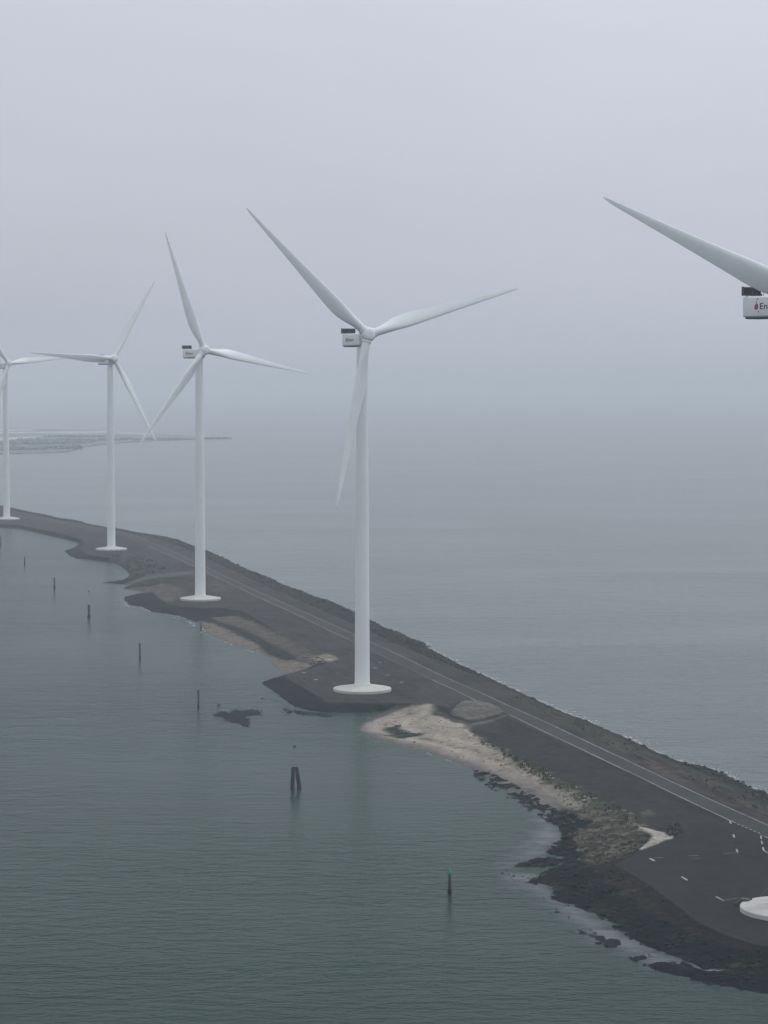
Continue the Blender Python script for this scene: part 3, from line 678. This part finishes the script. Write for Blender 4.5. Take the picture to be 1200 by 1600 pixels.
def foam(name, lines):
    v_, f_ = [], []
    for px, spread, dens, sz in lines:
        P = P2(px, 0); seg = np.linalg.norm(np.diff(P, axis=0), axis=1); tot = seg.sum(); cs = np.r_[0, np.cumsum(seg)]
        for k_ in range(int(tot * dens)):
            q = rng.uniform(0, tot)
            if vnoise(np.array([q * .12]), np.array([tot]), 5)[0] < .34: continue
            i = min(np.searchsorted(cs, q) - 1, len(seg) - 1); i = max(i, 0); u_ = (q - cs[i]) / seg[i]
            d = (P[i + 1] - P[i]) / seg[i]; nrm = np.array((d[1], -d[0]))
            if px[0][0] < 0: pass
            c_ = P[i] + (P[i + 1] - P[i]) * u_ + nrm * (rng.exponential(spread))
            L = rng.uniform(.4, 1) * sz * rng.lognormal(0, .4); W = L * rng.uniform(.14, .3); n = 7; b0 = len(v_)
            z = .03 + rng.uniform(0, .03)
            for j in range(n):
                a = 2 * math.pi * j / n; r_ = rng.uniform(.55, 1.2)
                o = d * math.cos(a) * L * r_ + nrm * math.sin(a) * W * r_
                v_.append((c_[0] + o[0], c_[1] + o[1], z))
            for j in range(1, n - 1): f_.append((b0, b0 + j, b0 + j + 1))
    o = link(name, np_mesh(name, v_, f_), M_foam); bm = bmesh.new(); bm.from_mesh(o.data)
    for q in bm.faces:
        q.normal_update()
        if q.normal.z < 0: q.normal_flip()
    bm.to_mesh(o.data); bm.free()
    return tag(o, kind='stuff')
edge_near = [(x, y_) for x, y_ in SEA_EDGE if 655 <= x <= 1300][::-1]
edge_mid = [(x, y_) for x, y_ in SEA_EDGE if 250 <= x <= 660][::-1]
foam('sea_foam', [(edge_near, .7, 10.0, .42), (edge_near, 2.0, 5.0, .34), (edge_mid, .8, .9, .45)])
foam('lapping_foam', [([(193, 934), (200, 947), (225, 950), (240, 958)], 1.2, 1.6, .7), ([(260, 960), (285, 964), (300, 971), (314, 978)], 1.6, 1.8, .8), ([(283, 975), (300, 974), (306, 980)], 1.0, 1.2, .9),
    ([(300, 985), (318, 982), (326, 992)], .6, 1.0, .7), ([(326, 992), (348, 1002), (380, 1013), (402, 1021)], .15, 1.6, .5), ([(562, 1145), (575, 1151), (585, 1154)], .15, .8, .35), ([(585, 1154), (645, 1169.5), (703, 1189), (745, 1207)], .1, 1.4, .35),
    ([(198, 890), (203, 897), (201, 902)], .6, .8, .7), ([(1104, 1516), (1141, 1516.5)], .1, 2.0, .4), ([(862, 1341), (890, 1340), (897, 1338)], .1, 2.0, .3)])

# ------------------------------------------------------------------ wind turbines
HUB = 111.2; OFF = 4.3; TILT = R(5); RB = 55.0
def airfoil(n=14):
    """closed outline, chord 0 (leading edge) to 1"""
    xs = .5 * (1 - np.cos(np.linspace(0, np.pi, n)))
    yt = 5 * (.2969 * np.sqrt(xs) - .126 * xs - .3516 * xs ** 2 + .2843 * xs ** 3 - .1015 * xs ** 4)
    up = np.stack([xs, yt], 1); lo = np.stack([xs[::-1][1:-1], -.85 * yt[::-1][1:-1]], 1)
    return np.concatenate([up, lo])
def blade_bm():
    # local: +Z along the blade, +X to the leading edge, +Y upwind
    bm = bmesh.new(); af = airfoil(); n = len(af)
    st = [(1.3, 2.6, 1.0, 20), (3.2, 2.6, 1.0, 20), (5.0, 2.75, .80, 19), (7.5, 3.45, .52, 17), (10.5, 4.25, .35, 14.5), (13.5, 4.6, .275, 12), (18, 4.3, .235, 9), (24, 3.6, .21, 6.5), (31, 2.85, .195, 4.5), (38, 2.15, .185, 3), (45, 1.5, .175, 1.6), (50, 1.05, .17, .8), (53, .72, .17, .3), (54.4, .42, .17, 0), (55.0, .14, .17, 0)]
    rings = []
    for z, ch, th, tw in st:
        w = min(1, max(0, (z - 3) / 7.0)); w = w * w * (3 - 2 * w)
        tw = R(tw + 4)
        ring = []
        for k_ in range(n):
            ang = 2 * math.pi * k_ / n
            cx, cy = .5 * math.cos(ang - math.pi) * ch + 0, .5 * math.sin(-ang + math.pi) * ch     # round root; starts at the leading side
            ax = -(af[k_][0] - .32) * ch; ay = af[k_][1] * th * ch
            x = -cx * (1 - w) * 1 + ax * w if False else (1 - w) * (-cx) * 1 + w * ax
            y_ = (1 - w) * cy + w * ay
            pb_ = 1.5 * (z / 55) ** 2                                                            # bends a little downwind
            ring.append(bm.verts.new((x * math.cos(tw) - y_ * math.sin(tw), x * math.sin(tw) + y_ * math.cos(tw) + pb_, z)))
        rings.append(ring)
    for a_, b_ in zip(rings, rings[1:]):
        for i in range(n):
            j = (i + 1) % n; bm.faces.new((a_[i], a_[j], b_[j], b_[i]))
    bm.faces.new(rings[0]); bm.faces.new(rings[-1])
    bmesh.ops.recalc_face_normals(bm, faces=bm.faces)
    return bm
def make_turbine():
    # local frame: +X upwind (rotor axis), +Y to the right seen from behind, origin on the ground at the foot
    root = bpy.data.objects.new('wind_turbine', None); C.objects.link(root)
    bm = bmesh.new()
    lathe(bm, [(0, -.4), (9.15, -.4), (9.15, .72), (9.05, .85), (8.6, .92), (2.75, 1.95), (2.6, 2.0), (0, 2.0)], 96)
    o = obj('foundation', bm, M_conc, root); autosmooth(o, 25)
    bm = bmesh.new()
    prof = [(0, 1.9), (2.55, 1.9), (2.55, 2.35), (2.38, 2.37)]
    zt = HUB - 3.0
    for k_ in range(1, 6):
        z = 2.37 + (zt - 2.37) * k_ / 5; r_ = 2.38 + (1.68 - 2.38) * (k_ / 5) ** 1.1
        if k_ < 5: prof += [(r_ + .004, z - .10), (r_ + .03, z - .09), (r_ + .03, z + .09), (r_ + .002, z + .10)]
        else: prof += [(r_, z)]
    prof += [(1.78, zt + .02), (1.78, zt + .5), (0, zt + .5)]
    lathe(bm, prof, 64)
    o = obj('tower', bm, M_white, root); autosmooth(o, 25)
    bm = bmesh.new()
    zc = HUB - 1.0
    box(bm, -11.2, 2.1, -2.0, 2.0, zc - 1.95, zc + 1.85, .38, seg=4)
    nac = obj('nacelle', bm, M_white, root); autosmooth(nac, 30)
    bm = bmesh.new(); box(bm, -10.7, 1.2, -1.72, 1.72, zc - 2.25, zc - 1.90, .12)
    obj('belly_shade_strip', bm, M_dark, nac)  # dark grey strip puts the shade under the nacelle's bottom edge into colour
    bm = bmesh.new(); lathe(bm, [(0, 0), (1.5, 0), (1.5, .5), (0, .5)], 32, Matrix.Translation((2.0, 0, HUB - .2)) @ Matrix.Rotation(R(85), 4, 'Y'))
    obj('main_bearing_collar', bm, M_dark, nac)
    # cooler: two radiators in a frame across the rear roof
    cool = bpy.data.meshes.new('cooler'); bm = bmesh.new()
    zb = zc + 2.12
    for s in (-1, 1):
        box(bm, -11.0, -10.55, s * 2.32 - .07, s * 2.32 + .07, zb - .05, zb + 1.45)
        box(bm, -10.9, -10.65, s * 1.2 - .08, s * 1.2 + .08, zc + 1.75, zb - .02)
    box(bm, -11.0, -10.55, -.09, .09, zb - .04, zb + 1.44)
    box(bm, -11.02, -10.53, -2.42, 2.42, zb - .12, zb - .045); box(bm, -11.02, -10.53, -2.42, 2.42, zb + 1.445, zb + 1.52)
    cl_ = obj('cooler', bm, M_dark, nac)
    # slats of each radiator stay in its mesh
    for s in (-1, 1):
        bm = bmesh.new(); box(bm, -10.9, -10.66, s * 1.2 - 1.06, s * 1.2 + 1.06, zb, zb + 1.40)
        for q in range(7): box(bm, -10.95, -10.61, s * 1.2 - 1.05, s * 1.2 + 1.05, zb + .1 + q * .19, zb + .16 + q * .19)
        obj('radiator', bm, M_grille, nac)
    bm = bmesh.new()   # wind mast and warning light on the roof
    lathe(bm, [(0, 0), (.05, 0), (.05, 1.3), (0, 1.3)], 8, Matrix.Translation((-8.6, .9, zc + 1.83)))
    obj('wind_mast', bm, M_dark, nac); bm = bmesh.new()
    lathe(bm, [(0, 0), (.16, 0), (.16, .45), (0, .5)], 12, Matrix.Translation((-7.6, -.8, zc + 1.83)))
    obj('warning_light', bm, M_dark, nac)
    # lettering and emblem on both flanks, 3 mm proud of the panel
    for s in (-1, 1):
        cu = bpy.data.curves.new('txt', 'FONT'); cu.body = 'Eneco'; cu.size = 1.62; cu.extrude = .012; cu.offset = .022; cu.space_character = 1.05
        to = bpy.data.objects.new('txt', cu); C.objects.link(to)
        bpy.context.view_layer.update()
        me = bpy.data.meshes.new_from_object(to.evaluated_get(bpy.context.evaluated_depsgraph_get()))
        bpy.data.objects.remove(to)
        # right flank seen from behind is +Y; text runs from the tail forward on the -Y... chosen per side
        xs = [v_.co.x for v_ in me.vertices]; wdt = max(xs) - min(xs)
        sc_ = 4.9 / wdt
        if s < 0: M_ = Matrix.Translation((-7.0, -2.012, zc - .55)) @ Matrix.Rotation(R(90), 4, 'X') @ Matrix.Diagonal((sc_, 1, 1, 1))
        else: M_ = Matrix.Translation((-2.1, 2.012, zc - .55)) @ Matrix.Rotation(R(180), 4, 'Z') @ Matrix.Rotation(R(90), 4, 'X') @ Matrix.Diagonal((sc_, 1, 1, 1))
        me.transform(M_); me.name = 'lettering'
        me.materials.clear()
        link('lettering', me, M_letter, nac)
        ex = -7.75 if s < 0 else -1.2; d_ = 1 if s < 0 else -1
        for kind in (0, 1):
            if kind == 0:     # drop-shaped emblem
                pts = []
                for q in range(24):
                    a = 2 * math.pi * q / 24
                    r_ = .48 * (1 + .28 * max(0, math.sin(a)) ** 6)
                    pts.append((r_ * math.cos(a) + .12 * max(0, math.sin(a)) ** 3, r_ * 1.08 * math.sin(a) - .12))
                shapes = [pts]
            else:             # small marks around it
                shapes = [[(-.1 + .0, .62), (.18, .62), (.03, .95)], [(.52 + .13 * math.cos(a), -.98 + .15 * math.sin(a)) for a in np.linspace(0, 6.28, 11)[:-1]], [(.30 + .11 * math.cos(a), 1.3 + .14 * math.sin(a)) for a in np.linspace(0, 6.28, 11)[:-1]],
                          [(-.13 + .16 * math.cos(a), -.42 + .13 * math.sin(a)) for a in np.linspace(0, 6.28, 11)[:-1]]]
            for pi_, pts in enumerate(shapes):
                bm = bmesh.new()
                yb = s * (2.0 + .012 * (1 + kind)); ya = s * 1.98
                fr = [bm.verts.new((ex + d_ * px_, yb, zc + pz_)) for px_, pz_ in pts]; bk = [bm.verts.new((ex + d_ * px_, ya, zc + pz_)) for px_, pz_ in pts]
                bm.faces.new(fr); bm.faces.new(bk[::-1])
                for q in range(len(fr)): bm.faces.new((fr[q], bk[q], bk[(q + 1) % len(fr)], fr[(q + 1) % len(fr)]))
                bmesh.ops.recalc_face_normals(bm, faces=bm.faces)
                obj('emblem' if kind == 0 else 'emblem_mark', bm, M_logo if kind == 0 else M_logo_dark, nac)
    # hub: frame with +Z along the rotor axis
    hub = bpy.data.meshes.new('hub'); bm = bmesh.new()
    lathe(bm, [(0, -1.95), (1.6, -1.95), (2.0, -1.75), (2.25, -1.0), (2.32, .3), (2.2, 1.15), (1.9, 1.6), (1.45, 1.86), (.75, 1.97), (0, 2.0)], 48)
    for k_ in range(3):
        lathe(bm, [(1.55, 0), (1.55, 2.45), (1.44, 2.58), (1.44, 2.62), (0, 2.62)], 36, Matrix.Rotation(2 * math.pi * k_ / 3, 4, 'Z') @ Matrix.Rotation(R(90), 4, 'Y'))
    hub = obj('hub', bm, M_blade, root); autosmooth(hub, 30)
    hub.location = (OFF * math.cos(TILT), 0, HUB + OFF * math.sin(TILT))
    bmesh_ = blade_bm(); me = bpy.data.meshes.new('blade'); bmesh_.to_mesh(me); bmesh_.free()
    for p in me.polygons: p.use_smooth = True
    me.materials.append(M_blade)
    for k_ in range(3):
        bo = bpy.data.objects.new('blade', me); C.objects.link(bo); bo.parent = hub
        bo['az'] = k_ * 2 * math.pi / 3
    return root
def pose(root, base, psi, az):
    """yaw the turbine so its rotor axis points along (sin psi, -cos psi) and turn the rotor to azimuth az (seen from the front, from the right, anticlockwise)"""
    root.location = (*base, G); root.rotation_euler = (0, 0, psi - math.pi / 2)
    hub = [c for c in root.children if c.name.startswith('hub')][0]
    # world vectors -> local frame of the root
    a = Vector((math.cos(TILT), 0, math.sin(TILT)))              # local rotor axis
    h = Vector((0, 1, 0))                                        # local: right, seen by someone in front... world (cos psi, sin psi)
    u = a.cross(h);  u = u if u.z > 0 else -u
    hub.rotation_euler = (0, 0, 0)
    Mh = Matrix((( -u.x, h.x, a.x), (-u.y, h.y, a.y), (-u.z, h.z, a.z))).to_4x4()   # hub local X=-u, Y=h, Z=a
    rot = Matrix.Rotation(0, 4, 'Z')
    hub.matrix_local = Matrix.Translation(hub.location) @ Mh @ Matrix.Rotation(az + math.pi / 2, 4, 'Z')
    Hm = Mh @ Matrix.Rotation(az + math.pi / 2, 4, 'Z')
    for c in hub.children:
        t_ = az + c['az']
        d = math.cos(t_) * h + math.sin(t_) * u
        le = math.sin(t_) * h - math.cos(t_) * u
        W = Matrix(((le.x, a.x, d.x), (le.y, a.y, d.y), (le.z, a.z, d.z))).to_4x4()
        c.matrix_local = Hm.inverted() @ W
def copy_tree(o, parent=None):
    c = o.copy(); C.objects.link(c); c.parent = parent
    for ch in o.children: copy_tree(ch, c)
    return c
proto = make_turbine()
GRP = 'wind turbines standing along the dam'
specs = [((566, 1079), 24.5, 16, 'white wind turbine with one blade hanging down in front of its tower'),
         ((1235, 1424), 39, 44.2, 'nearest white wind turbine, cut off by the right edge of the view'),
         ((313, 937), 35.5, -11, 'white wind turbine with one blade pointing steeply up and one level to the right'),
         ((174, 859), 36.5, 57, 'hazy white wind turbine with one blade level to the left'),
         ((10.5, 811.5), 42, 5, 'faint white wind turbine at the far end, cut off by the left edge')]
turbines = []
for i, (bp_, psi, az, lab) in enumerate(specs):
    o = proto if i == 0 else copy_tree(proto)
    tag(o, lab, 'wind turbine', GRP); turbines.append(o)
    pose(o, at(*bp_, G), R(psi), R(az))
# entrance steps let into the near turbine's foundation
tb = turbines[1]
bm = bmesh.new()
q = Vector((*at(1178, 1409, G + .9), 0)) - Vector((*at(1235, 1424, G), 0))
ang = math.atan2(q.y, q.x) - tb.rotation_euler.z
Ms = Matrix.Rotation(ang, 4, 'Z')
box(bm, 7.9, 9.7, -.8, .8, -.2, 1.25, .05, mtx=Ms)
for k_ in range(3): box(bm, 9.7 + k_ * .4, 10.1 + k_ * .4, -.8, .8, -.2, .95 - k_ * .3, mtx=Ms)
obj('entrance_steps', bm, M_dark, tb)

# ------------------------------------------------------------------ marker piles, beacon and dolphin in the harbour water
def pile(px, ybase, ytop, w, label, m=M_rust, lean=0, cap=True, group='marker piles in the harbour water'):
    x, y_ = at(px, ybase); ht = (ybase - ytop) * y_ / F
    root = bpy.data.objects.new('marker_pile', None); C.objects.link(root); root.location = (x, y_, 0); root.rotation_euler = (R(lean), R(lean * .6), rng.uniform(0, 6))
    bm = bmesh.new(); r_ = w / 2
    lathe(bm, [(0, -1.5), (r_ * 1.05, -1.5), (r_ * 1.1, .9), (r_ * 1.02, 1.1), (r_, ht - .25), (r_ * .9, ht), (0, ht)], 14)
    for v_ in bm.verts: v_.co += Vector(rng.uniform(-.03, .03, 3))
    obj('shaft', bm, m, root, True)
    bm = bmesh.new(); lathe(bm, [(0, ht - .12), (r_ * 1.25, ht - .12), (r_ * 1.25, ht + .05), (r_ * .5, ht + .22), (0, ht + .22)], 14)
    obj('cap', bm, M_dark, root)
    bm = bmesh.new(); lathe(bm, [(r_ * 1.06, .05), (r_ * 1.28, .1), (r_ * 1.3, .7), (r_ * 1.08, .95)], 14)
    for v_ in bm.verts: v_.co += Vector(rng.uniform(-.06, .06, 3))
    obj('weed_collar', bm, M_weed, root, True)
    return tag(root, label, 'marker pile', group)
pile(310, 1106, 1078, .55, 'dark pile standing beside the weedy islet')
pile(218.5, 1030, 1005.5, .6, 'slim dark pile between the thick pile and the one beside the islet')
pile(139, 964, 945, 1.05, 'thickest dark marker pile, with a small buoy floating beyond it')
pile(85, 919, 902.5, .75, 'hazy thin pile between the thick pile and the far left ones')
pile(38.5, 882.5, 870, .7, 'very faint pile second from the left edge')
pile(0.5, 852, 838, 1.0, 'faint pile standing right at the left edge of the view')
pile(314, 984, 973, .45, 'short post at the water edge of the brown beach')

x, y_ = at(702.5, 1398)
root = bpy.data.objects.new('beacon', None); C.objects.link(root); root.location = (x, y_, 0)
bm = bmesh.new(); lathe(bm, [(0, -1.5), (.31, -1.5), (.32, 2.0), (.28, 2.2), (.26, 4.3), (0, 4.3)], 16)
for v_ in bm.verts: v_.co += Vector(rng.uniform(-.02, .02, 3))
obj('shaft', bm, M_wood, root, True)
bm = bmesh.new(); lathe(bm, [(0, 4.22), (.74, 4.16), (.74, 4.26), (.06, 5.32), (0, 5.36)], 24); o = obj('cone_topmark', bm, M_green, root); autosmooth(o, 30)
bm = bmesh.new(); lathe(bm, [(.31, 3.75), (.33, 3.75), (.33, 4.2), (.31, 4.2)], 16); obj('green_band', bm, M_green, root)
bm = bmesh.new(); lathe(bm, [(.325, .05), (.41, .1), (.42, .8), (.33, 1.1)], 16); obj('weed_collar', bm, M_weed, root, True)
tag(root, 'dark beacon post with a green cone on top standing in the water', 'beacon')

x, y_ = at(461, 1231)
root = bpy.data.objects.new('dolphin', None); C.objects.link(root); root.location = (x, y_, 0)
def strut(bm, p, q, r0, r1):
    p, q = Vector(p), Vector(q); d = q - p
    lathe(bm, [(0, 0), (r0, 0), (r1, d.length), (0, d.length)], 14, Matrix.Translation(p) @ d.to_track_quat('Z', 'Y').to_matrix().to_4x4())
for p, q in (((-.72, -.15, -1.5), (-.48, 0, 5.05)), ((1.32, -.1, -1.5), (.38, .05, 5.0)), ((1.15, 1.9, -1.5), (.30, .42, 4.95))):
    bm = bmesh.new(); strut(bm, p, q, .52, .44)
    for v_ in bm.verts: v_.co += Vector(rng.uniform(-.035, .035, 3))
    obj('pile', bm, M_wood, root, True)
bm = bmesh.new(); box(bm, -.86, .80, -.32, .6, 4.98, 5.14, .04)
obj('cross_beam', bm, M_wood, root)
tag(root, 'mooring dolphin of dark timber piles leaning together', 'mooring post')

for px, py, r_, lab in ((460, 1166.5, .42, 'small dark buoy floating beyond the mooring dolphin'), (139, 924.3, .55, 'tiny dark buoy floating beyond the thick marker pile'), (341.5, 1101.5, .5, 'small dark buoy floating between the islet and the pile beside it')):
    x, y_ = at(px, py)
    root = bpy.data.objects.new('buoy', None); C.objects.link(root); root.location = (x, y_, 0); root.rotation_euler = (R(6), R(-4), 0)
    bm = bmesh.new(); lathe(bm, [(0, -.4 * r_), (.7 * r_, -.3 * r_), (r_, .15 * r_), (.95 * r_, .5 * r_), (.55 * r_, .95 * r_), (.2 * r_, 1.1 * r_), (0, 1.1 * r_)], 20); obj('float', bm, M_dark, root, True)
    bm = bmesh.new(); lathe(bm, [(.06, 1.05 * r_), (.09, 1.1 * r_), (.09, 1.35 * r_), (0, 1.4 * r_)], 10); obj('mooring_eye', bm, M_dark, root)
    tag(root, lab, 'buoy', 'buoys on the harbour water')

# ------------------------------------------------------------------ far shore across the water
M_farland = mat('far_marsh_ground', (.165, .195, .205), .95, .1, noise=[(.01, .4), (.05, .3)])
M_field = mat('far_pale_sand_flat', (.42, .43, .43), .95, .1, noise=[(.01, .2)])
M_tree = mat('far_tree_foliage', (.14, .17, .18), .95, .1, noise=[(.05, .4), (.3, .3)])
def sheet(name, pts, z, m, thick=1.5):
    P = P2(pts, z); P = [Vector((x, y_, z)) for x, y_ in P]
    bm = bmesh.new(); vs = [bm.verts.new(p) for p in P]; bm.faces.new(vs)
    e = bmesh.ops.extrude_face_region(bm, geom=list(bm.faces))
    for g in e['geom']:
        if isinstance(g, bmesh.types.BMVert): g.co.z -= thick + .5
    bmesh.ops.recalc_face_normals(bm, faces=bm.faces); bmesh.ops.triangulate(bm, faces=bm.faces)
    return tag(obj(name, bm, m), kind='structure')
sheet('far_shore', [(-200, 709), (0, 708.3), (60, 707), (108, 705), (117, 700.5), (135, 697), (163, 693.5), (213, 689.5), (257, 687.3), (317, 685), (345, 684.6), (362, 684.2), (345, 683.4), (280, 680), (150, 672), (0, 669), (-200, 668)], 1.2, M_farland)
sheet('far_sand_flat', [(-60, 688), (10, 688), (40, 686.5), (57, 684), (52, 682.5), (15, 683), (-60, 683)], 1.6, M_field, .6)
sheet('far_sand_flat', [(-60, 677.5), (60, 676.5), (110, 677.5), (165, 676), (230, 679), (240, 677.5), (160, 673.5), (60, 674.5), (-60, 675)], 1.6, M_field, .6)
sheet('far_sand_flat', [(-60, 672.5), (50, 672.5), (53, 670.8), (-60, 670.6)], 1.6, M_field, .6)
def treeline(name, runs):
    pts, sz = [], []
    for (p0, p1, depth, n, s0, s1) in runs:
        a_, b_ = np.array(at(*p0, 1.2)), np.array(at(*p1, 1.2))
        for _ in range(n):
            u_ = rng.random(); c_ = a_ + (b_ - a_) * u_; c_ = c_ + np.array((rng.normal(0, 4), rng.uniform(0, depth)))
            s = rng.uniform(s0, s1) * (.5 + .9 * float(vnoise(np.array([c_[0] * .02]), np.array([c_[1] * .01]), 3)[0]))
            pts.append((c_[0], c_[1], 1.2 + s * .75)); sz.append(s)
    vv, ff = [], []; base = 0
    for (x, y_, z), s in zip(pts, sz):
        iv, fi = ICO1
        d = iv * (1 + rng.uniform(-.35, .35, (len(iv), 1))) * (s * 1.1, s * 1.1, s) + (x, y_, z)
        vv.append(d); ff.append(fi + base); base += len(iv)
    return tag(link(name, np_mesh(name, np.concatenate(vv), np.concatenate(ff)), M_tree), kind='stuff')
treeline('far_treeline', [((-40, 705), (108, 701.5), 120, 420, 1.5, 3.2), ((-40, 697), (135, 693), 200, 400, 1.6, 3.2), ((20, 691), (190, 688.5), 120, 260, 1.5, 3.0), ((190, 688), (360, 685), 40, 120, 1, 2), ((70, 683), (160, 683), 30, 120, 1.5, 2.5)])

# ------------------------------------------------------------------ haze
M_haze = bpy.data.materials.new('haze_volume'); M_haze.use_nodes = True
t = M_haze.node_tree; t.nodes.clear()
pv = N(t, 'ShaderNodeVolumePrincipled'); pv.inputs['Color'].default_value = (.86, .934, 1.0, 1); pv.inputs['Density'].default_value = .000185
oo = N(t, 'ShaderNodeOutputMaterial'); t.links.new(pv.outputs[0], oo.inputs['Volume'])
bm = bmesh.new(); box(bm, -B - 500, B + 500, -B - 500, B + 500, -3.0, 200.0)
tag(obj('haze', bm, M_haze), kind='stuff')
